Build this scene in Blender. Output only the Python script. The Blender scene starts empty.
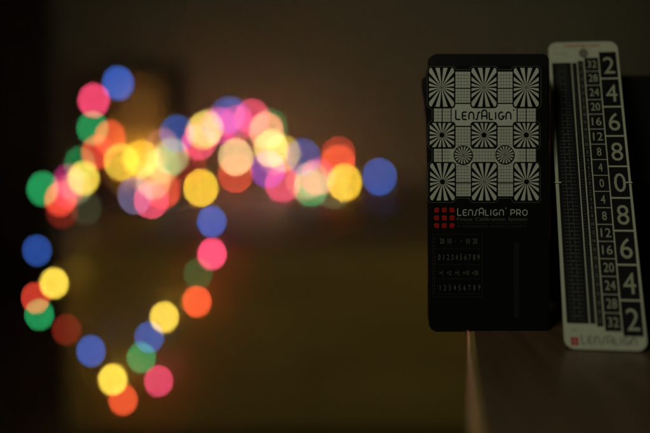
import bpy, bmesh, math, random
from mathutils import Vector, Matrix
random.seed(7)
S = bpy.context.scene
COL = S.collection

# ------------------------------------------------------------------ camera
DESK = 0.75                       # height of the desk top
CAMZ = DESK + 0.178               # the lens looks level, a hand's breadth above the desk
F = 903.0                         # focal length in photo pixels (50 mm on a 36 mm sensor, 650 px wide)
HZ = 130.0                        # row of the horizon
FOCUS = 0.80
cam_d = bpy.data.cameras.new('camera')
cam = bpy.data.objects.new('camera', cam_d); COL.objects.link(cam)
cam.location = (0, 0, CAMZ); cam.rotation_euler = (math.radians(90), 0, 0)
cam_d.sensor_width = 36.0; cam_d.lens = 36.0 * F / 650.0
cam_d.shift_y = -(216.5 - HZ) / 650.0
cam_d.clip_start = 0.02; cam_d.clip_end = 60
cam_d.dof.use_dof = True
cam_d.dof.focus_distance = FOCUS
cam_d.dof.aperture_fstop = 1.27
cam_d.dof.aperture_ratio = 1.07
S.camera = cam

# ------------------------------------------------------------------ world and lamps
w = bpy.data.worlds.new('World'); S.world = w; w.use_nodes = True
w.node_tree.nodes['Background'].inputs[0].default_value = (0.55, 0.42, 0.2, 1)
w.node_tree.nodes['Background'].inputs[1].default_value = 0.0035

def lamp(name, kind, loc, target, power, color, size=0.3, **kw):
    d = bpy.data.lights.new(name, kind); d.energy = power; d.color = color
    if kind == 'AREA': d.size = size
    else: d.shadow_soft_size = size
    for k, v in kw.items(): setattr(d, k, v)
    o = bpy.data.objects.new(name, d); COL.objects.link(o); o.location = loc
    o.rotation_euler = (Vector(target) - Vector(loc)).to_track_quat('-Z', 'Y').to_euler()
    return o
lamp('room_lamp', 'SPOT', (0.75, 1.5, 2.1), (0.35, 5.2, 1.2), 29, (1.0, 0.86, 0.56), 0.25,
     spot_size=math.radians(75), spot_blend=1.0)
lamp('low_lamp', 'SPOT', (0.5, 1.25, 1.35), (0.22, 2.75, 0.5), 10.5, (1.0, 0.80, 0.30), 0.2,
     spot_size=math.radians(85), spot_blend=1.0)
lamp('desk_fill', 'AREA', (-0.45, -0.25, 1.75), (0.16, 0.8, 0.85), 4.5, (1.0, 0.98, 0.76), 0.35)

S.view_settings.view_transform = 'Standard'
S.view_settings.look = 'None'
S.view_settings.exposure = 0; S.view_settings.gamma = 1
S.view_settings.use_curve_mapping = False
S.render.engine = 'CYCLES'
S.cycles.use_adaptive_sampling = False
S.cycles.use_denoising = True
S.cycles.denoising_input_passes = 'RGB'
S.cycles.sample_clamp_direct = 0
S.cycles.sample_clamp_indirect = 1.0
S.cycles.max_bounces = 5
S.cycles.caustics_reflective = False
S.cycles.caustics_refractive = False

# ------------------------------------------------------------------ materials
def new_mat(name):
    m = bpy.data.materials.new(name); m.use_nodes = True
    return m, m.node_tree, m.node_tree.nodes['Principled BSDF']
def plain(name, col, rough=0.5, var=0.12, scale=60.0, bump=0.0, spec=0.5, coat=0.0):
    m, nt, b = new_mat(name)
    tc = nt.nodes.new('ShaderNodeTexCoord'); n = nt.nodes.new('ShaderNodeTexNoise')
    n.inputs['Scale'].default_value = scale; n.inputs['Detail'].default_value = 4
    nt.links.new(tc.outputs['Object'], n.inputs['Vector'])
    r = nt.nodes.new('ShaderNodeValToRGB')
    r.color_ramp.elements[0].position = 0.3; r.color_ramp.elements[1].position = 0.7
    r.color_ramp.elements[0].color = tuple(c * (1 - var) for c in col) + (1,)
    r.color_ramp.elements[1].color = tuple(min(1, c * (1 + var)) for c in col) + (1,)
    nt.links.new(n.outputs['Fac'], r.inputs['Fac']); nt.links.new(r.outputs['Color'], b.inputs['Base Color'])
    b.inputs['Roughness'].default_value = rough
    b.inputs['Specular IOR Level'].default_value = spec
    b.inputs['Coat Weight'].default_value = coat
    if bump:
        bp = nt.nodes.new('ShaderNodeBump'); bp.inputs['Strength'].default_value = bump
        bp.inputs['Distance'].default_value = 0.0005
        nt.links.new(n.outputs['Fac'], bp.inputs['Height']); nt.links.new(bp.outputs['Normal'], b.inputs['Normal'])
    return m
def wood(name, c1, c2, rough, axis=(1, 8, 8), scale=3.0, coat=0.0, coat_rough=0.1):
    m, nt, b = new_mat(name)
    tc = nt.nodes.new('ShaderNodeTexCoord'); mp = nt.nodes.new('ShaderNodeMapping')
    mp.inputs['Scale'].default_value = axis
    n = nt.nodes.new('ShaderNodeTexNoise'); n.inputs['Scale'].default_value = scale
    n.inputs['Detail'].default_value = 6; n.inputs['Distortion'].default_value = 0.6
    r = nt.nodes.new('ShaderNodeValToRGB')
    r.color_ramp.elements[0].position = 0.35; r.color_ramp.elements[1].position = 0.68
    r.color_ramp.elements[0].color = c1 + (1,); r.color_ramp.elements[1].color = c2 + (1,)
    nt.links.new(tc.outputs['Object'], mp.inputs['Vector']); nt.links.new(mp.outputs['Vector'], n.inputs['Vector'])
    nt.links.new(n.outputs['Fac'], r.inputs['Fac']); nt.links.new(r.outputs['Color'], b.inputs['Base Color'])
    b.inputs['Roughness'].default_value = rough
    b.inputs['Coat Weight'].default_value = coat; b.inputs['Coat Roughness'].default_value = coat_rough
    return m
def emit(name, col, strength):
    m, nt, b = new_mat(name)
    b.inputs['Base Color'].default_value = tuple(c * 0.5 for c in col) + (1,)
    b.inputs['Roughness'].default_value = 0.35
    b.inputs['Emission Color'].default_value = tuple(col) + (1,)
    b.inputs['Emission Strength'].default_value = strength
    m.cycles.emission_sampling = 'FRONT'
    return m

M_black = plain('black_plastic', (0.006, 0.006, 0.007), 0.55, 0.2, 400, 0.15, 0.25)
M_plate = plain('black_print_ground', (0.004, 0.004, 0.0045), 0.6, 0.1, 300, 0, 0.15)
M_cream = plain('pale_print', (0.62, 0.66, 0.55), 0.6, 0.04, 300, 0, 0.2)
M_grid = plain('olive_grid_ink', (0.33, 0.36, 0.28), 0.6, 0.05, 300, 0, 0.2)
M_grey = plain('grey_print', (0.21, 0.22, 0.17), 0.6, 0.05, 300, 0, 0.2)
M_digit = plain('soft_grey_print', (0.16, 0.165, 0.13), 0.6, 0.05, 300, 0, 0.2)
M_dim = plain('dim_grey_print', (0.13, 0.135, 0.115), 0.6, 0.05, 300, 0, 0.2)
M_faint = plain('faint_grey_print', (0.045, 0.048, 0.04), 0.6, 0.05, 300, 0, 0.2)
M_red = plain('red_print', (0.48, 0.012, 0.012), 0.6, 0.05, 300, 0, 0.2)
M_redink = plain('red_ink', (0.45, 0.03, 0.02), 0.6, 0.05, 300, 0, 0.2)
M_ruler = plain('pale_ruler_plastic', (0.47, 0.50, 0.36), 0.5, 0.04, 120, 0.05, 0.3)
M_rline = plain('pale_ruler_line', (0.36, 0.39, 0.27), 0.6, 0.04, 300, 0, 0.2)
M_hole = plain('dull_metal', (0.16, 0.15, 0.11), 0.5, 0.1, 300)
M_desk = wood('dark_brown_desk_wood', (0.085, 0.05, 0.024), (0.145, 0.086, 0.041), 0.42, (10, 1, 1), 4, 0.25, 0.3)
M_edge = wood('orange_edge_wood', (0.30, 0.20, 0.06), (0.46, 0.32, 0.10), 0.35, (4, 1, 8), 5, 0.35, 0.25)  # edge band lighter and more orange than the desktop
M_wall = plain('brown_plaster', (0.25, 0.25, 0.18), 0.8, 0.08, 3, 0, 0.2)
M_floor = wood('floor_boards', (0.012, 0.007, 0.004), (0.022, 0.013, 0.007), 0.6, (8, 1, 1), 3)
M_counter = wood('olive_brown_wood', (0.23, 0.17, 0.05), (0.31, 0.235, 0.075), 0.35, (1, 1, 6), 2, 0.3, 0.25)
M_top = wood('polished_brown_top', (0.16, 0.10, 0.04), (0.22, 0.14, 0.06), 0.5, (6, 1, 1), 2, 0.0, 0.2)
M_frame = wood('black_frame_wood', (0.006, 0.004, 0.003), (0.012, 0.008, 0.005), 0.5, (6, 6, 1), 4)
M_mat = plain('glow_tinted_paper', (0.95, 0.56, 0.20), 0.8, 0.10, 6)  # amber glow of the bulbs put into the paper's orange colour
M_cable = plain('green_cable_rubber', (0.008, 0.018, 0.009), 0.5, 0.1, 200)
M_sock = plain('green_socket_plastic', (0.010, 0.025, 0.012), 0.4, 0.1, 200)

# ------------------------------------------------------------------ helpers
def link(name, me, mat, parent=None, loc=None, smooth=False):
    o = bpy.data.objects.new(name, me); COL.objects.link(o)
    for m in (mat if isinstance(mat, (list, tuple)) else [mat]): me.materials.append(m)
    if parent: o.parent = parent
    if loc is not None: o.location = loc
    if smooth:
        for p in me.polygons: p.use_smooth = True
    return o
def bm_link(name, bm, mat, parent=None, loc=None, smooth=False):
    me = bpy.data.meshes.new(name); bm.normal_update(); bm.to_mesh(me); bm.free()
    return link(name, me, mat, parent, loc, smooth)
def thing(name, label, cat, loc=(0, 0, 0), rot=None, group=None):
    o = bpy.data.objects.new(name, None); COL.objects.link(o); o.location = loc
    o.empty_display_size = 0.05
    if rot is not None: o.rotation_euler = rot
    o['label'] = label; o['category'] = cat
    if group: o['group'] = group
    return o
def box(bm, x0, x1, y0, y1, z0, z1, mi=0):
    v = [bm.verts.new((x, y, z)) for x in (x0, x1) for y in (y0, y1) for z in (z0, z1)]
    for f in ((0, 1, 3, 2), (4, 6, 7, 5), (0, 4, 5, 1), (2, 3, 7, 6), (0, 2, 6, 4), (1, 5, 7, 3)):
        bm.faces.new([v[i] for i in f]).material_index = mi
def rrect(x0, x1, z0, z1, r, n=6):
    """outline of a rounded rectangle, counter-clockwise in (x,z)"""
    pts = []
    rs = r if isinstance(r, (list, tuple)) else [r] * 4      # top-right, top-left, bottom-left, bottom-right
    for (cx, cz, a0, rr) in ((x1 - rs[0], z1 - rs[0], 0, rs[0]), (x0 + rs[1], z1 - rs[1], 90, rs[1]),
                             (x0 + rs[2], z0 + rs[2], 180, rs[2]), (x1 - rs[3], z0 + rs[3], 270, rs[3])):
        for i in range(n + 1):
            a = math.radians(a0 + 90 * i / n); pts.append((cx + rr * math.cos(a), cz + rr * math.sin(a)))
    return pts
def slab(bm, pts, yf, yb, mi=0):
    """prism of outline pts (x,z) from front yf to back yb"""
    f = [bm.verts.new((x, yf, z)) for x, z in pts]; b = [bm.verts.new((x, yb, z)) for x, z in pts]
    bm.faces.new(f).material_index = mi; bm.faces.new(b[::-1]).material_index = mi
    for i in range(len(pts)):
        j = (i + 1) % len(pts); bm.faces.new((f[j], f[i], b[i], b[j])).material_index = mi
def sheet(bm, pts, y, mi=0):
    bm.faces.new([bm.verts.new((x, y, z)) for x, z in pts]).material_index = mi
def rect(bm, x0, x1, z0, z1, y, mi=0):
    sheet(bm, [(x0, z0), (x1, z0), (x1, z1), (x0, z1)], y, mi)
def stroke(bm, pts, wd, y, closed=False, mi=0):
    """thick line of width wd through (x,z) points, mitred"""
    n = len(pts); L = []; R = []
    P = [Vector(p) for p in pts]
    for i in range(n):
        if closed: a, b = P[i] - P[i - 1], P[(i + 1) % n] - P[i]
        else:
            a = P[i] - P[i - 1] if i else P[1] - P[0]
            b = P[i + 1] - P[i] if i < n - 1 else P[-1] - P[-2]
        a = a.normalized(); b = b.normalized(); t = (a + b)
        t = t.normalized() if t.length > 1e-6 else a
        nn = Vector((-t.y, t.x)); k = 1 / max(0.5, nn.dot(Vector((-a.y, a.x))))
        L.append(bm.verts.new((P[i].x + nn.x * wd / 2 * k, y, P[i].y + nn.y * wd / 2 * k)))
        R.append(bm.verts.new((P[i].x - nn.x * wd / 2 * k, y, P[i].y - nn.y * wd / 2 * k)))
    for i in range(n if closed else n - 1):
        j = (i + 1) % n
        bm.faces.new((L[i], R[i], R[j], L[j])).material_index = mi
_tc = {}
def text_into(bm, s, cx, cz, h, y, wd=None, mi=0, xs=1.0, shear=0.0):
    """flat lettering: digits / capitals of height h centred on cx, cz; wd = wanted total width"""
    if s not in _tc:
        c = bpy.data.curves.new('t', 'FONT'); c.body = s; c.size = 1.0; c.resolution_u = 3
        o = bpy.data.objects.new('t', c); COL.objects.link(o)
        dg = bpy.context.evaluated_depsgraph_get(); dg.update()
        me = o.evaluated_get(dg).to_mesh()
        vs = [v.co.copy() for v in me.vertices]; fs = [tuple(p.vertices) for p in me.polygons]
        o.evaluated_get(dg).to_mesh_clear()
        bpy.data.objects.remove(o); bpy.data.curves.remove(c)
        _tc[s] = (vs, fs)
    vs, fs = _tc[s]
    x0 = min(v.x for v in vs); x1 = max(v.x for v in vs); y0 = min(v.y for v in vs); y1 = max(v.y for v in vs)
    kz = h / (y1 - y0); kx = kz * xs if wd is None else wd / (x1 - x0)
    nv = [bm.verts.new((cx + (v.x - (x0 + x1) / 2) * kx + shear * (v.y - y0) * kz, y, cz + (v.y - (y0 + y1) / 2) * kz)) for v in vs]
    for f in fs:
        try: bm.faces.new([nv[i] for i in f]).material_index = mi
        except ValueError: pass

def arc(cx, cz, rx, rz, a0, a1, n=7):
    return [(cx + rx * math.cos(math.radians(a0 + (a1 - a0) * i / n)), cz + rz * math.sin(math.radians(a0 + (a1 - a0) * i / n))) for i in range(n + 1)]
def logo(bm, x0, x1, zb, h, wd, y, mi=0, tall=1.28, pro=False):
    """the wordmark with tall L and A, rounded small capitals and a slanted S"""
    G = {
        'L': (0.78, [[(0, tall), (0, 0.12)] + arc(.14, .14, .14, .14, 180, 270, 3)[1:] + [(.72, 0)]]),
        'E': (0.78, [[(.70, 1)] + [(.25, 1)] + arc(.25, .75, .25, .25, 90, 180, 4)[1:] + arc(.25, .25, .25, .25, 180, 270, 4) + [(.70, 0)], [(.06, .5), (.62, .5)]]),
        'N': (0.86, [[(0, 0), (0, .62)] + arc(.38, .60, .38, .40, 180, 0, 8) + [(.76, 0)]]),
        'S': (0.66, [arc(.52, .80, .18, .20, 40, 160, 4) + [(.22, .2)] + arc(.04, .2, .18, .2, -20, -130, 4)]),
        'A': (0.92, [[(0, 0), (0, tall - .42)] + arc(.40, tall - .40, .40, .40, 180, 0, 8) + [(.80, 0)], [(.06, .46), (.74, .46)]]),
        'l': (0.70, [[(0, 1), (0, .14)] + arc(.14, .14, .14, .14, 180, 270, 3)[1:] + [(.58, 0)]]),
        'I': (0.26, [[(.05, 1), (.05, 0)]]),
        'G': (0.92, [arc(.42, .5, .42, .5, 50, 350, 12) + [(.84, .42), (.46, .42)]]),
        'P': (0.84, [[(0, 0), (0, 1), (.44, 1)] + arc(.44, .70, .30, .30, 90, -90, 6) + [(.06, .40)]]),
        'R': (0.88, [[(0, 0), (0, 1), (.44, 1)] + arc(.44, .70, .30, .30, 90, -90, 6) + [(.06, .40)], [(.40, .36), (.76, 0)]]),
        'O': (0.96, [arc(.44, .5, .44, .5, 0, 360, 16)]),
        ' ': (0.32, []), 'r': (0.2, [arc(.10, tall, .07, .07, 0, 360, 6)]),
    }
    word = 'LENSAlIGNr' + (' PRO' if pro else '')
    gap = 0.26; tot = sum(G[c][0] + gap for c in word) - gap
    kx = (x1 - x0) / tot; x = x0; q = 0
    for c in word:
        for st in G[c][1]:
            stroke(bm, [(x + px * kx, zb + pz * h) for px, pz in st], wd * (0.5 if c == 'r' else 1), y - q * 1e-6, False, mi); q += 1
        x += (G[c][0] + gap) * kx

# ------------------------------------------------------------------ room
def struct(name, bm, mat):
    o = bm_link(name, bm, mat); o['kind'] = 'structure'; return o
bm = bmesh.new(); box(bm, -5, 5, -3, 5.5, -0.05, 0); struct('floor', bm, M_floor)
bm = bmesh.new(); box(bm, -5, 5, 5.5, 5.6, 0, 3); struct('back_wall', bm, M_wall)

# counter: a long low sideboard the lights lie on, its end and front towards the camera
TOPZ = CAMZ - 0.332
CF = 2.75
cnt = thing('sideboard', 'long olive brown wooden sideboard with polished top behind the hanging lights', 'sideboard', (0.6, CF, 0))
bm = bmesh.new(); box(bm, -1.39, 1.6, 0.012, 2.73, 0.01, TOPZ - 0.028)
bm_link('carcass', bm, M_counter, cnt)
bm = bmesh.new(); slab(bm, rrect(-1.40, 1.62, TOPZ - 0.025, TOPZ, .008, 3), -0.012, 2.745)
bm_link('top', bm, M_top, cnt)
bm = bmesh.new(); box(bm, -1.36, 1.57, 0.02, 2.70, 0.0, 0.009)
bm_link('plinth', bm, M_frame, cnt)
for k in range(4):
    x = -1.385 + k * 0.745
    bm = bmesh.new(); box(bm, x, x + 0.741, 0, 0.011, 0.012, TOPZ - 0.033)
    bm_link('door', bm, M_counter, cnt)

def P(px, py, z): return Vector(((px - 325) / F * z, z, CAMZ - (py - HZ) / F * z))

# dark picture frame leaning at the wall, its paper coloured orange for the glow of the bulbs
zf = 5.11
a = P(104, 62, zf); b = P(188, 62, zf)
pf = thing('picture_frame', 'dark framed picture standing behind the left lights, the amber bulb glow painted into its orange paper', 'picture frame', ((a.x + b.x) / 2, zf, TOPZ))
hw = (b.x - a.x) / 2; ht = a.z - TOPZ
for (x0, x1, z0, z1) in ((-hw, -hw + .06, 0.002, ht), (hw - .13, hw, 0.002, ht), (-hw + .0605, hw - .1305, ht - .10, ht), (-hw + .0605, hw - .1305, 0.002, .04)):
    bm = bmesh.new(); box(bm, x0, x1, -.03, .03, z0, z1); bm_link('frame_bar', bm, M_frame, pf)
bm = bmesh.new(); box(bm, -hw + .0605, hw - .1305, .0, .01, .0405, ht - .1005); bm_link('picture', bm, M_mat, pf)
# added dark hanging, stands in for shade at the left end of the wall
cu = thing('shade_curtain', 'added dark brown cloth standing in for the shade down the left edge', 'shade_curtain', (P(10, 0, 5.4).x, 5.42, 0))
def fold_sheet(x0, x1, z0, z1, n, amp, th):
    bm = bmesh.new(); rows_ = []
    for z in (z0, (z0 + z1) / 2, z1):
        rows_.append([[bm.verts.new((x0 + (x1 - x0) * i / n, amp * math.sin(i * 1.05) * (1.1 - .25 * (z - z0) / (z1 - z0)) + dy, z)) for i in range(n + 1)] for dy in (0, th)])
    for a_, b_ in zip(rows_, rows_[1:]):
        for i in range(n):
            bm.faces.new((a_[0][i], a_[0][i + 1], b_[0][i + 1], b_[0][i])); bm.faces.new((a_[1][i + 1], a_[1][i], b_[1][i], b_[1][i + 1]))
        for i in (0, n):
            f_ = (a_[0][i], b_[0][i], b_[1][i], a_[1][i]); bm.faces.new(f_ if i == 0 else f_[::-1])
    for r_ in (rows_[0], rows_[-1]):
        for i in range(n): bm.faces.new((r_[0][i], r_[1][i], r_[1][i + 1], r_[0][i + 1]))
    return bm
bm_link('cloth', fold_sheet(-1.2, P(52, 0, 5.4).x - P(10, 0, 5.4).x, .015, 2.7, 60, .025, .003), plain('shade_cloth', (.05, .035, .02), .9, .1, 80), cu, smooth=True)  # dark cloth colour stands in for the unlit end of the wall
bm = bmesh.new(); box(bm, -1.3, .3, -.035, .035, 2.702, 2.73); bm_link('shade_curtain_rail', bm, M_frame, cu)
# slim dark candlestick left of it
c = P(76, 62, 5.0)
cs = thing('candlestick', 'slim black candlestick left of the picture frame, almost lost in the dark', 'candlestick', (c.x, 5.0, TOPZ))
def lathe(prof, n=16, mi=0, bm=None):
    bm = bm or bmesh.new(); rings = []
    for r, z in prof:
        rings.append([bm.verts.new((r * math.cos(2 * math.pi * i / n), r * math.sin(2 * math.pi * i / n), z)) for i in range(n)])
    for i in range(len(rings) - 1):
        for j in range(n):
            k = (j + 1) % n; bm.faces.new((rings[i][j], rings[i][k], rings[i + 1][k], rings[i + 1][j])).material_index = mi
    bm.faces.new(rings[0][::-1]).material_index = mi; bm.faces.new(rings[-1]).material_index = mi
    return bm
H_ = c.z - TOPZ
bm_link('base', lathe([(.05, 0.001), (.05, .012), (.03, .02), (.012, .04)]), M_frame, cs, smooth=True)
bm_link('stem', lathe([(.012, .04), (.018, .10), (.010, .14), (.012, H_ * .5), (.022, H_ * .54), (.034, H_ * .56)]), M_frame, cs, smooth=True)
bm_link('candle', lathe([(.030, H_ * .56), (.030, H_ * .97), (.024, H_)]), M_frame, cs, smooth=True)

# ------------------------------------------------------------------ string lights
RGB = {'y': (1.0, 0.68, 0.07), 'c': (1.0, 0.78, 0.20), 'a': (0.85, 0.50, 0.03), 'r': (0.80, 0.055, 0.03), 'o': (0.88, 0.085, 0.028),
       'b': (0.024, 0.075, 0.34), 'g': (0.012, 0.25, 0.075), 'p': (0.90, 0.06, 0.15), 'm': (0.62, 0.035, 0.22),
       'w': (0.50, 0.36, 0.16), 'v': (0.13, 0.11, 0.22), 'e': (0.20, 0.26, 0.12), 's': (0.62, 0.22, 0.12), 'u': (0.19, 0.04, 0.32)}
NAMES = {'c': 'cream', 'y': 'yellow', 'a': 'amber', 'r': 'red', 'o': 'orange', 'b': 'blue', 'g': 'green', 'p': 'pink', 'm': 'magenta',
         'w': 'warm_white', 'v': 'lilac', 'e': 'pale_green', 's': 'salmon', 'u': 'violet'}
K = 42.0
def bulb_bm(n=10):
    # a small strawberry-shaped bulb, 28 mm wide, hanging point at z=0
    return lathe([(.0070, -.004), (.0105, -.009), (.0135, -.016), (.0142, -.023), (.0128, -.031), (.0085, -.038), (.0025, -.042)], n)
def socket_bm(): return lathe([(.0068, .012), (.0078, .010), (.0082, -.0065), (.0070, -.0085)], 8)
_mats = {}
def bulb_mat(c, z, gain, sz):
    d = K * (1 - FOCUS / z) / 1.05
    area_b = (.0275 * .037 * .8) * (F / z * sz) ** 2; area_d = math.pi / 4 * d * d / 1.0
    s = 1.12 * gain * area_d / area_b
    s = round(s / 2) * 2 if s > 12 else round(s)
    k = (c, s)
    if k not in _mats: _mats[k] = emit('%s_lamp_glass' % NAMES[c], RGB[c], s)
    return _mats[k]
b0 = bpy.data.meshes.new('bulb'); bm = bulb_bm(); bm.to_mesh(b0); bm.free()
for p in b0.polygons: p.use_smooth = True
s0 = bpy.data.meshes.new('socket'); bm = socket_bm(); bm.to_mesh(s0); bm.free(); s0.materials.append(M_sock)
for p in s0.polygons: p.use_smooth = True

def catmull(P_, per=6):
    out = []
    n = len(P_)
    for i in range(n - 1):
        a, b, c_, d = P_[max(0, i - 1)], P_[i], P_[i + 1], P_[min(n - 1, i + 2)]
        for k in range(per):
            t = k / per
            out.append(0.5 * ((2 * b) + (c_ - a) * t + (2 * a - 5 * b + 4 * c_ - d) * t * t + (3 * b - a - 3 * c_ + d) * t ** 3))
    out.append(P_[-1]); return out
def tube(bm, pts, r, n=6):
    rings = []
    for i, p in enumerate(pts):
        t = (pts[min(i + 1, len(pts) - 1)] - pts[max(i - 1, 0)])
        t = t.normalized() if t.length > 1e-9 else Vector((0, 0, 1))
        u = t.cross(Vector((0, 1, 0.1))).normalized(); v = t.cross(u)
        rings.append([bm.verts.new(p + (u * math.cos(2 * math.pi * j / n) + v * math.sin(2 * math.pi * j / n)) * r) for j in range(n)])
    for i in range(len(rings) - 1):
        for j in range(n):
            k = (j + 1) % n; bm.faces.new((rings[i][j], rings[i][k], rings[i + 1][k], rings[i + 1][j]))
    bm.faces.new(rings[0][::-1]); bm.faces.new(rings[-1])
def strand(label, spots, lead=(), sz=.66):
    """spots: (px, py, depth, colour, gain)"""
    pts = [P(px, py, z) for px, py, z, c_, g in spots]
    base = pts[0].copy(); base.z = TOPZ
    t = thing('string_lights', label, 'string lights', base, None, 'strings of coloured lights')
    hang = []
    for (px, py, z, col_, g), p in zip(spots, pts):
        tilt = Matrix.Rotation(math.radians(random.uniform(-35, 35)), 4, 'X') @ Matrix.Rotation(math.radians(random.uniform(-35, 35)), 4, 'Y')
        top = p - tilt @ Vector((0, 0, -.022 * sz))
        b = bpy.data.objects.new('bulb', b0.copy()); COL.objects.link(b); b.data.materials.append(bulb_mat(col_, z, g, sz)); b.parent = t
        b.matrix_local = Matrix.Translation(top - base) @ tilt @ Matrix.Scale(sz, 4)
        s = bpy.data.objects.new('socket', s0); COL.objects.link(s); s.parent = b
        hang.append(top - base + tilt @ Vector((0, 0, .012 * sz)))
    cp = [hang[0] + Vector((0, 0, .02))]
    for a_, b_ in zip(hang, hang[1:]):
        mid = (a_ + b_) / 2; gap_ = (b_ - a_).length
        mid.z += 0.012 if gap_ < .1 else -min(.04, gap_ * .12)
        cp += [a_, mid]
    cp.append(hang[-1])
    bm = bmesh.new(); tube(bm, catmull([Vector(v) for v in lead] and [Vector(v) - base for v in lead] + cp or cp), .0022)
    bm_link('cable', bm, M_cable, t, smooth=True)
    return t

zn = 2.66
near = [(37, 250.6, 'b', .8), (54, 283, 'y', 1), (36, 297.5, 'r', 1), (39.4, 314.6, 'g', 1), (66.5, 329.6, 'r', .16), (91, 351, 'b', 1), (112.8, 379.4, 'y', 1),  # the very dim red bulb stands in for a reflection on the front
        (123, 399.7, 'o', .85), (158.6, 380.9, 'p', .9), (141.3, 357.5, 'g', .9), (149, 337, 'b', 1), (164.2, 316.9, 'y', 1.1), (196.7, 301.6, 'o', 1),
        (198, 273.7, 'g', .22), (212, 253.9, 'p', 1.2), (211.6, 221.5, 'b', 1.2)]  # dim green bulb: added in place of a faint green reflection
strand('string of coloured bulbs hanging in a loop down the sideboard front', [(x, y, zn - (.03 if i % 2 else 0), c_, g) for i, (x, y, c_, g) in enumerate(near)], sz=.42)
mid = [(118, 83, 'b', 1.2), (93.7, 100.4, 'p', 1), (92.6, 128, 'g', 1), (110, 137.2, 'o', .8), (97, 152.4, 'r', .8), (80.4, 163, 'g', .75),
       (83.7, 178.2, 'y', .85), (77, 187, 'e', .45), (68.5, 181, 'm', .45), (67, 191, 'p', .4), (60.4, 199, 'r', .95), (42.7, 188.7, 'g', 1.1), (86, 208, 'e', .1), (62, 211, 'r', .15)]  # last two, very dim, imitate reflections below the lights
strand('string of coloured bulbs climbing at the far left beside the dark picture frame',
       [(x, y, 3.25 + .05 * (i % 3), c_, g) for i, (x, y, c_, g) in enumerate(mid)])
far1 = [(121, 161.8, 'y', .5), (141, 158.6, 'a', .55), (135.2, 195.2, 'v', .8), (151.4, 200, 'p', .8), (153.7, 180.6, 'w', .7), (163.4, 190.3, 'r', .7),
        (153, 168, 'w', .15), (160, 137, 'r', .6), (161.8, 146.6, 's', .3), (177, 133.7, 'b', .8), (171.5, 156.3, 'e', .9), (163, 165, 'g', .6), (188, 166, 'r', .7),
        (199, 141.8, 'p', .7), (205.8, 128.2, 'c', .9), (203, 131, 'y', .4), (200.9, 187.7, 'a', .95), (219.5, 125.6, 'm', .65), (228, 114.5, 'b', .45), (236, 124, 'p', .4)]
strand('string of coloured bulbs heaped left of centre on the sideboard top', [(x, y, 4.8 + .085 * ((i * 2) % 5) if i > 1 else 5.03 + .02 * i, c_, g * 1.1) for i, (x, y, c_, g) in enumerate(far1)])
far2 = [(234, 116.5, 'b', .35), (251.8, 117.5, 'p', .65), (266.3, 130.5, 's', 1.1), (270, 127, 'g', .4), (271.2, 148.3, 'c', .52), (283.2, 153.1, 'y', .4), (275, 156, 's', .35),
        (235.6, 157, 'w', 1.1), (235.6, 174, 'r', .6), (241, 153, 's', .3), (268, 169.3, 'u', .8), (282.5, 183.9, 'p', .65), (303, 157, 'b', .6), (303.6, 182.2, 's', .45), (311, 188.2, 'g', .8),
        (311.6, 179.9, 'e', .7), (317.7, 177, 'p', .5), (338.5, 155, 'r', .35), (337.6, 163.2, 'o', .75), (344.6, 182.6, 'a', .85), (334, 191, 'e', .25), (330, 222, 'r', .14), (379.5, 176.7, 'b', .75)]  # dimmest red bulb imitates a reflection in the sideboard top
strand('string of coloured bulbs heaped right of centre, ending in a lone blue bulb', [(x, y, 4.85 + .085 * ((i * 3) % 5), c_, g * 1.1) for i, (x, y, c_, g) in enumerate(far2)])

# ------------------------------------------------------------------ desk
desk = thing('desk', 'dark brown wooden desk with a lighter orange left edge under the ruler', 'desk', (.1255, .8, 0))
ex = lambda y: .149 * (y - .8)                 # left edge runs slightly askew
def desk_prism(z0, z1, x0, x1, y0, y1, bev=0):
    bm = bmesh.new(); pr = rrect(0, 1, z0, z1, 0.0001, 1)
    v = [bm.verts.new(c_) for c_ in ((ex(y0) + x0, y0 - .8, z0), (x1, y0 - .8, z0), (x1, y1 - .8, z0), (ex(y1) + x0, y1 - .8, z0),
                                     (ex(y0) + x0, y0 - .8, z1), (x1, y0 - .8, z1), (x1, y1 - .8, z1), (ex(y1) + x0, y1 - .8, z1))]
    for f in ((3, 2, 1, 0), (4, 5, 6, 7), (0, 1, 5, 4), (1, 2, 6, 5), (2, 3, 7, 6), (3, 0, 4, 7)): bm.faces.new([v[i] for i in f])
    if bev:
        bmesh.ops.bevel(bm, geom=[e for e in bm.edges], offset=bev, segments=3, affect='EDGES')
    return bm
bm_link('desktop', desk_prism(DESK - .022, DESK, .0075, 1.2, .30, 1.0, .0003), M_desk, desk)
bm = bmesh.new()
for (y0, y1) in ((.301, .999),):
    pts0 = [(ex(y0), DESK - .022), (ex(y0) + .0072, DESK - .022), (ex(y0) + .0072, DESK - .0003)]
    pts0 += [(ex(y0) + .0065 - .0065 * math.sin(t_ * math.pi / 12), DESK - .0065 - .0003 + .0065 * math.cos(t_ * math.pi / 12)) for t_ in range(7)]
    pts1 = [(p_[0] - ex(y0) + ex(y1), p_[1]) for p_ in pts0]
    A_ = [bm.verts.new((x, y0 - .8, z)) for x, z in pts0]; B_ = [bm.verts.new((x, y1 - .8, z)) for x, z in pts1]
    bm.faces.new(A_); bm.faces.new(B_[::-1])
    for i in range(len(A_)): j = (i + 1) % len(A_); bm.faces.new((A_[j], A_[i], B_[i], B_[j]))
bm_link('edge_band', bm, M_edge, desk)
bm = bmesh.new()
v = [bm.verts.new(c_) for c_ in [(ex(.31) + .03, .31 - .8, 0), (ex(.31) + .05, .31 - .8, 0), (ex(.99) + .05, .19, 0), (ex(.99) + .03, .19, 0)]]
v2 = [bm.verts.new((c_.co.x, c_.co.y, DESK - .0225)) for c_ in v]
bm.faces.new(v[::-1]); bm.faces.new(v2)
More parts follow.
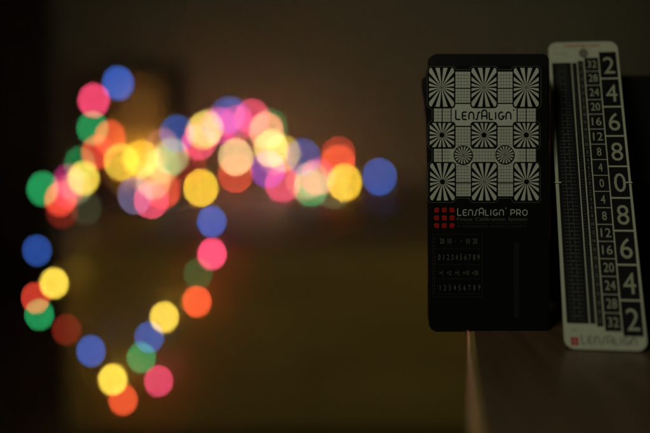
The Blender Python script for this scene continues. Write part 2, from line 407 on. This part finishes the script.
for i in range(4): j = (i + 1) % 4; bm.faces.new((v[i], v[j], v2[j], v2[i]))
bm_link('side_panel', bm, M_desk, desk)
bm = bmesh.new(); box(bm, 1.15, 1.17, .31 - .8, .19, 0, DESK - .0225); bm_link('side_panel', bm, M_desk, desk)
bm = bmesh.new(); box(bm, .10, 1.149, .16, .175, .3, DESK - .0225); bm_link('back_panel', bm, M_desk, desk)

# ------------------------------------------------------------------ focus target board
sc = FOCUS / F
bx, bz = 488.0, 330.6
board = thing('focus_target', 'black calibration board with pale starburst targets, standing left of the tilted ruler', 'focus target',
              ((bx - 325) * sc, FOCUS, DESK + .0005))
U = lambda x: (x - bx) * sc
V = lambda y: (bz - y) * sc
def zbox(px0, px1, py0, py1, d0, d1, r, name, mat):
    """slab that covers these pixels when its front stands at depth FOCUS+d0"""
    k = (FOCUS + d0) / F
    x0, x1 = (px0 - 325) * k - board.location.x, (px1 - 325) * k - board.location.x
    z1 = CAMZ - (py0 - HZ) * k - board.location.z; z0 = 0.0003 if py1 is None else CAMZ - (py1 - HZ) * k - board.location.z
    bm = bmesh.new(); slab(bm, rrect(x0, x1, z0, z1, r, 5), d0, d1)
    return bm_link(name, bm, mat, board)
L1, L2, L3, L4, L5 = -.0002, -.00035, -.0005, -.00065, -.0008
bm = bmesh.new()
out = [(427, 329), (430, 331), (468, 331), (470, 330), (548, 330), (548.5, 69), (546, 66), (512.5 + 0, 65)]
slab(bm, [(U(x), max(0.0001, V(y))) for x, y in [(429.2, 326), (432, 330.4), (548.5, 330.4), (548, 70), (545, 66.4), (432, 66.4), (428, 68.5), (426.2, 73)]], 0, .004)
bm_link('front_plate', bm, M_plate, board)
zbox(430.5, 549, 54, None, .0065, .030, .006, 'rear_case', M_black)
bm = bmesh.new()
slab(bm, [(U(x) + .004, V(y) - .001) for x, y in ((421, 80), (430, 150), (446, 150), (446, 73), (427, 73), (422.5, 75))], .032, .040)
bm_link('rear_flap', bm, M_black, board)
zbox(549, 712, 75.5, None, .105, .118, .014, 'side_wing', M_black)
# faint word on the wing, and the arm that joins wing to case
k = (FOCUS + .105) / F
bm = bmesh.new(); text_into(bm, 'PRO', (648 - 325) * k - board.location.x, CAMZ - (178 - HZ) * k - board.location.z, 5.5 * k, .1045, 22 * k)
bm_link('wing_lettering', bm, M_faint, board)
bm = bmesh.new(); box(bm, U(500), U(560) , .0405, .1045, .05, .11); bm_link('arm', bm, M_black, board)
bm = bmesh.new(); slab(bm, rrect(U(434), U(466), -.0004, V(328), .0006, 2), -.004, -.0003); bm_link('foot', bm, M_black, board)
bm = bmesh.new(); slab(bm, rrect(U(513.5), U(519), V(318), V(243), .001, 3), -.0011, -.0002); bm_link('ridge', bm, plain('dark_rib', (.005, .005, .005), .6, .1, 300), board)

# pale ground of the printed panel
bm = bmesh.new()
rect(bm, U(433.6), U(536), V(196.6), V(71.4), L1)
bm_link('printed_panel', bm, M_cream, board)
# fine grid, printed lines
bm = bmesh.new()
def grid(x0, x1, y0, y1, q=3.05, lw=.55):
    n = max(1, round((x1 - x0) / q))
    for i in range(1, n): xx = x0 + (x1 - x0) * i / n; rect(bm, U(xx - lw / 2), U(xx + lw / 2), V(y1), V(y0), L2)
    n = max(1, round((y1 - y0) / q))
    for i in range(1, n): yy = y0 + (y1 - y0) * i / n; rect(bm, U(x0), U(x1), V(yy + lw / 2), V(yy - lw / 2), L2 - .00003)
for gx0, gx1 in ((455, 470), (498, 512)):
    grid(gx0, gx1, 72, 88.2); grid(gx0, gx1, 88.8, 103.5); grid(gx0, gx1, 127, 197)
for gx0, gx1 in ((434, 441.6), (442.4, 450.6), (517.4, 525.6), (526.4, 535.4)):
    grid(gx0, gx1, 108.5, 122); grid(gx0, gx1, 148.5, 162)
grid(470, 497, 148.5, 162)
g = bm_link('grid_lines', bm, M_grid, board); g['kind'] = 'stuff'
# black rules
bm = bmesh.new()
def hl(x0, x1, y, w_=1.0, L=L3): rect(bm, U(x0), U(x1), V(y + w_ / 2), V(y - w_ / 2), L)
def vl(x, y0, y1, w_=1.0, L=L3 - .00003): rect(bm, U(x - w_ / 2), U(x + w_ / 2), V(y1), V(y0), L)
for a_, b_ in ((454, 471), (497, 513)):
    hl(a_, b_, 88.5, .9); hl(a_, b_, 103.6, 1.1); hl(a_, b_, 126.6, 1.0); hl(a_, b_, 183, .9); hl(a_, b_, 197.0, 1.2); hl(a_, b_, 71.2, 1.2)
for x in (442, 526): vl(x, 107, 163, .9)
for x in (451, 517): vl(x, 103, 123, 1.0)
for x in (433.2, 536): vl(x, 104, 166, 1.2)
bm_link('black_rules', bm, M_plate, board)['kind'] = 'stuff'
# thin grey outline that steps round the tiles
bm = bmesh.new()
cols = ((427.6, 455.4), (470, 497.8), (511.8, 540.2))
def outline_top(y_hi, y_lo, sgn):
    pts = []
    for i, (a_, b_) in enumerate(cols):
        c0 = 2.6
        pts += [(a_ - .6 - (0 if i else 0), y_lo), (a_ - .6, y_hi + sgn * c0), (a_ - .6 + c0, y_hi), (b_ + .6 - c0, y_hi), (b_ + .6, y_hi + sgn * c0), (b_ + .6, y_lo)]
    return pts
stroke(bm, [(U(x), V(y)) for x, y in outline_top(66.8, 70.0, 1)], .45 * sc, L4)
stroke(bm, [(U(x), V(y)) for x, y in outline_top(202.6, 198.4, -1)], .45 * sc, L4)
for xa, s_ in ((427.0, 1), (540.8, -1)):
    pts = [(xa, 70), (xa, 106), (xa + s_ * 2.5, 108.6), (xa + s_ * 5.0, 109.5), (xa + s_ * 5.0, 120.5), (xa + s_ * 1.5, 123), (xa + s_ * .8, 126), (xa + s_ * .8, 145), (xa + s_ * 2, 148.5),
           (xa + s_ * 5.0, 150), (xa + s_ * 5.0, 161), (xa + s_ * 1.5, 163.5), (xa + s_ * .8, 167), (xa + s_ * .8, 198.4)]
    stroke(bm, [(U(x), V(y)) for x, y in pts], .45 * sc, L4 - .00001)
bm_link('outline', bm, M_dim, board)

def star(cx, cy, hw_, hh, r, hub, name='star_target', ro=True, circ=False):
    bm = bmesh.new()
    cxm, czm = U(cx), V(cy)
    if circ:
        sheet(bm, arc(cxm, czm, (hw_ + 1.0) * sc, (hw_ + 1.0) * sc, 0, 360, 32)[:-1], L4 - .0001, 0)
    else:
        sheet(bm, rrect(cxm - (hw_ + 1.3) * sc, cxm + (hw_ + 1.3) * sc, czm - (hh + 1.3) * sc, czm + (hh + 1.3) * sc, (r + 1.0) * sc, 5), L4 - .0001, 0)
    def rad(t):
        c_, s_ = abs(math.cos(t)), abs(math.sin(t))
        if circ: return hw_
        k_ = min(hw_ / max(c_, 1e-6), hh / max(s_, 1e-6))
        x, z = c_ * k_, s_ * k_
        if x > hw_ - r and z > hh - r:                      # corner arc
            a_ = hw_ - r; b_ = hh - r; B = a_ * c_ + b_ * s_; C_ = a_ * a_ + b_ * b_ - r * r
            k_ = B + math.sqrt(max(0, B * B - C_))
        return k_
    N = 16
    for i in range(N):
        m_ = (i + .5) * 2 * math.pi / N; h_ = math.pi / N * .56
        pts = []
        r0 = 1.3
        for j in range(7):
            t = m_ - h_ + 2 * h_ * j / 6; pts.append((cxm + math.cos(t) * rad(t) * sc, czm + math.sin(t) * rad(t) * sc))
        for j in (1, 0):
            t = m_ + (h_ if j else -h_); pts.append((cxm + math.cos(t) * r0 * sc, czm + math.sin(t) * r0 * sc))
        sheet(bm, pts, L5 - .0001, 1)
    if hub == 'dark':
        sheet(bm, arc(cxm, czm, 2.6 * sc, 2.6 * sc, 0, 360, 16)[:-1], L5 - .0002, 0)
    else:
        sheet(bm, arc(cxm, czm, 1.5 * sc, 1.5 * sc, 0, 360, 16)[:-1], L5 - .0002, 2)
    return bm_link(name, bm, [M_plate, M_cream, M_grey], board)
tx = (441.4, 483.8, 526)
for i, x in enumerate(tx):
    star(x, 87.6, 12.4, 19.4, 2.5, 'grey')
    star(x + (.4 if i == 0 else 0), 135.3, 12.2, 12.0, 2.2, 'dark')
    star(x + (.9 if i == 0 else .3), 182.0, 12.2, 18.6, 2.5, 'dark' if i != 1 else 'grey')
star(463, 155.4, 8.6, 8.6, 1, 'grey', circ=True); star(504.8, 155.0, 8.6, 8.6, 1, 'grey', circ=True)
# wordmark panel
bm = bmesh.new(); rect(bm, U(451.6), U(516.4), V(126), V(104.3), L2 - .00006)
bm_link('wordmark_ground', bm, M_cream, board)
bm = bmesh.new(); logo(bm, U(455.6), U(514.2), V(119.6), 7.3 * sc, 1.35 * sc, L4)
bm_link('wordmark', bm, M_plate, board)
# lower lettering
bm = bmesh.new(); logo(bm, U(457.6), U(527.6), V(215.6), 5.6 * sc, .8 * sc, L2, pro=True)
bm_link('wordmark', bm, M_cream, board)
bm = bmesh.new(); text_into(bm, 'Focus Calibration System', U(492), V(219.8), 4.6 * sc, L2, 70 * sc)
bm_link('lettering', bm, M_dim, board)
bm = bmesh.new(); rect(bm, U(457), U(527), V(223.5), V(223.1), L2)
text_into(bm, 'BY PROFESSIONAL IMAGING CONCEPTS', U(492), V(226.6), 2.6 * sc, L2, 69 * sc)
bm_link('lettering', bm, M_faint, board)
for i in range(3):
    for j in range(3):
        cx_, cy_ = 436.5 + 7.75 * i, 210.2 + 7.8 * j
        bm = bmesh.new(); q = 2.45 * sc
        x_, z_ = U(cx_), V(cy_)
        if (i, j) == (1, 1): rs = [.9 * sc] * 4
        else:
            rs = [1.2 * sc] * 4
            if (i, j) == (0, 0): rs[1] = 2.7 * sc
            if (i, j) == (2, 0): rs[0] = 2.7 * sc
            if (i, j) == (0, 2): rs[2] = 2.7 * sc
            if (i, j) == (2, 2): rs[3] = 2.7 * sc
        sheet(bm, rrect(x_ - q, x_ + q, z_ - q, z_ + q, rs, 4), L2)
        bm_link('red_square', bm, M_red, board)
bm = bmesh.new(); bf = bmesh.new()
def row(items, y, hh):
    for s_, x in items: text_into(bm, s_, U(x), V(y), (hh if s_ not in '.-' else .7) * sc, L2, None, 0, .62)
row((('20', 442), ('10', 449.5), ('.', 455), ('-', 461.5), ('10', 468), ('20', 475)), 241.3, 5.2)
row([(d, 439.3 + i * 4.35) for i, d in enumerate('0123456789')], 257.4, 5.6)
row((('+1', 441), ('+2', 449), ('+5', 457), ('+10', 466), ('+20', 475)), 273, 4.6)
row([(d, 440 + i * 4.9) for i, d in enumerate('123456789')], 287.8, 5.4)
bm_link('scale_digits', bm, M_digit, board)
for y in (249, 265, 279, 294):
    for i in range(22): x = 438 + i * 1.95; rect(bf, U(x), U(x + .8), V(y + .35), V(y - .35), L2)
for i in range(16): y = 238 + i * 3.6; rect(bf, U(434), U(435), V(y + 1.8), V(y), L2)
stroke(bf, [(U(x), V(y)) for x, y in ((432.6, 234.5), (482, 234.5), (482, 297), (432.6, 297))], .3 * sc, L2, True)
bm_link('scale_ticks', bf, M_faint, board)

# ------------------------------------------------------------------ tilted ruler
rot = Matrix.Rotation(-.17342, 3, 'Z') @ Matrix.Rotation(-.52159, 3, 'X') @ Matrix.Rotation(-.00935, 3, 'Y')
basep = Vector((.22607, .72617, -.1769)); RW, RL = .06472, .30239
nn = rot.col[1].copy()
ruler = thing('ruler', 'tilted pale plastic ruler with large white numbers on black cells at the right', 'ruler', Vector((0, 0, CAMZ)) + basep, rot.to_euler())
# ruler coordinates: u 0..1 across, v 0..1 downwards; pix() maps measured photo rows onto the plane
rinv = rot.transposed()
def pix(px, py):
    r_ = Vector(((px - 325) / F, 1, (HZ - py) / F)); t = (basep).dot(nn) / r_.dot(nn)
    q = rinv @ (r_ * t - basep); return q.x, q.z
bm = bmesh.new(); slab(bm, rrect(-RW / 2, RW / 2, 0, RL, RW * .13, 8), 0, .0022)
bm_link('ruler_body', bm, M_ruler, ruler)
R1, R2, R3 = -.0002, -.0004, -.0006
# symmetric divisions, spacing taken from the photo
zmid = pix(593, 183)[1]
ztop = pix(608, 51.3)[1]; zbot = pix(634, 337.4)[1]
cell = (ztop - zbot) / 9
lab = ['2', '4', '6', '8', '0', '8', '6', '4', '2']
fx = lambda f: (-.5 + f) * RW
zs = [ztop - cell * i for i in range(10)]
lw = .0011
def black_cell(x0, x1, z0, z1, name='black_cell', L=R1):
    bm = bmesh.new(); rect(bm, x0, x1, z0, z1, L); return bm_link(name, bm, M_plate, ruler)
for i, t_ in enumerate(lab):
    o = black_cell(fx(.722), fx(.968), zs[i + 1] + lw * .75, zs[i] - lw * .75, 'number_cell')
    bm = bmesh.new(); text_into(bm, t_, fx(.852), (zs[i] + zs[i + 1]) / 2 - .0008, cell * .60, R2, RW * .155)
    bm_link('number', bm, M_rline, o)
mz0, mz1 = pix(593, 57.5)[1], pix(620, 332)[1]
mc = (mz0 - mz1) / 17
ml = [str(abs(32 - 4 * i)) for i in range(17)]
for i, t_ in enumerate(ml):
    o = black_cell(fx(.508), fx(.706), mz0 - mc * (i + 1) + lw * .35, mz0 - mc * i - lw * .35, 'number_cell')
    bm = bmesh.new(); text_into(bm, t_, fx(.612), mz0 - mc * (i + .5), mc * .52, R2, RW * (.058 if len(t_) == 1 and t_ != '1' else .13))
    bm_link('number', bm, M_rline, o)
o = black_cell(fx(.412), fx(.492), pix(612, 327)[1], pix(581, 61)[1], 'number_strip')
bm = bmesh.new(); n_ = 33
a0, a1 = pix(581, 62)[1], pix(612, 326)[1]
for i in range(n_):
    z_ = a0 + (a1 - a0) * (i + .5) / n_; text_into(bm, str(abs(32 - 2 * i)), fx(.4535), z_, mc * .23, R2, RW * (.020 if abs(32 - 2 * i) < 10 else .036))
    if i: rect(bm, fx(.425), fx(.482), a0 + (a1 - a0) * i / n_ - .00012, a0 + (a1 - a0) * i / n_ + .00012, R2)
bm_link('small_numbers', bm, M_grey, o)
o = black_cell(fx(.330), fx(.396), pix(600, 324)[1], pix(572, 63)[1], 'tick_strip')
bm = bmesh.new()
b0_, b1_ = pix(572, 65)[1], pix(600, 322)[1]
for i in range(90):
    z_ = b0_ + (b1_ - b0_) * i / 89; rect(bm, fx(.345), fx(.372 if i % 5 else .388), z_ - .00014, z_ + .00014, R2)
bm_link('ticks', bm, M_dim, o)
o = black_cell(fx(.042), fx(.315), pix(580, 323.5)[1], pix(560, 63)[1], 'line_field')
bm = bmesh.new(); c0, c1 = pix(560, 66)[1], pix(580, 320)[1]
for i in range(74):
    z_ = c0 + (c1 - c0) * i / 73
    t_ = abs(i - 36.5) / 36.5
    for (fa, fb) in ((.085, .14), (.145, .165), (.185, .205), (.21, .275)):
        rect(bm, fx(fa), fx(fb), z_ - .00016, z_ + .00016, R2)
    if i % 2 == 0: rect(bm, fx(.166), fx(.184), z_ - .0005, z_ + .0005, R3)
for fa in (.142, .207): rect(bm, fx(fa), fx(fa + .004), c1, c0, R3 - .0001)
bm_link('fine_lines', bm, M_dim, o)
# zero marks on both rims
for f0, f1 in ((-.012, .075), (.93, 1.012)):
    bm = bmesh.new(); zc = pix(593, 183)[1]
    slab(bm, rrect(fx(f0), fx(f1), zc - .0005, zc + .0005, .0003, 2), -.0013, -.0003); bm_link('zero_mark', bm, M_cream, ruler)
# header: hole, red lettering, small note; footer: red mark and wordmark
hx, hz = pix(583.4, 53.4)
bm = bmesh.new(); sheet(bm, arc(hx, hz, RW * .068, RW * .082, 0, 360, 24)[:-1], R1)
stroke(bm, arc(hx, hz, RW * .045, RW * .055, 0, 360, 16)[:-1], .0006, R2, True)
bm_link('hole', bm, M_hole, ruler)
hx, hz = pix(581.5, 45.9)
bm = bmesh.new(); text_into(bm, 'LensAlign.com', hx, hz, RL * .0175, R1, RW * .50); bm_link('lettering', bm, M_redink, ruler)
hx, hz = pix(560, 53.6)
bm = bmesh.new(); text_into(bm, 'Distance Ruler', hx, hz, RL * .005, R1, RW * .20); bm_link('lettering', bm, M_grey, ruler)
hx, hz = pix(574.6, 341.2); q = RW * .046
for i in range(2):
    for j in range(2):
        bm = bmesh.new(); x_, z_ = hx + (i - .5) * q * 1.08, hz + (j - .5) * q * 1.22
        rect(bm, x_ - q * .47, x_ + q * .47, z_ - q * .54, z_ + q * .54, R1); bm_link('red_square', bm, M_redink, ruler)
bm = bmesh.new(); xa = pix(582, 344.5); xb = pix(640, 344.5)
logo(bm, xa[0], xb[0], (xa[1] + xb[1]) / 2, RL * .020, .0013, R1, tall=1.2); bm_link('wordmark', bm, M_grey, ruler)
hx, hz = pix(574.5, 330)
bm = bmesh.new(); text_into(bm, 'Rev', hx, hz, RL * .007, R1, RW * .06); bm_link('lettering', bm, M_grey, ruler)
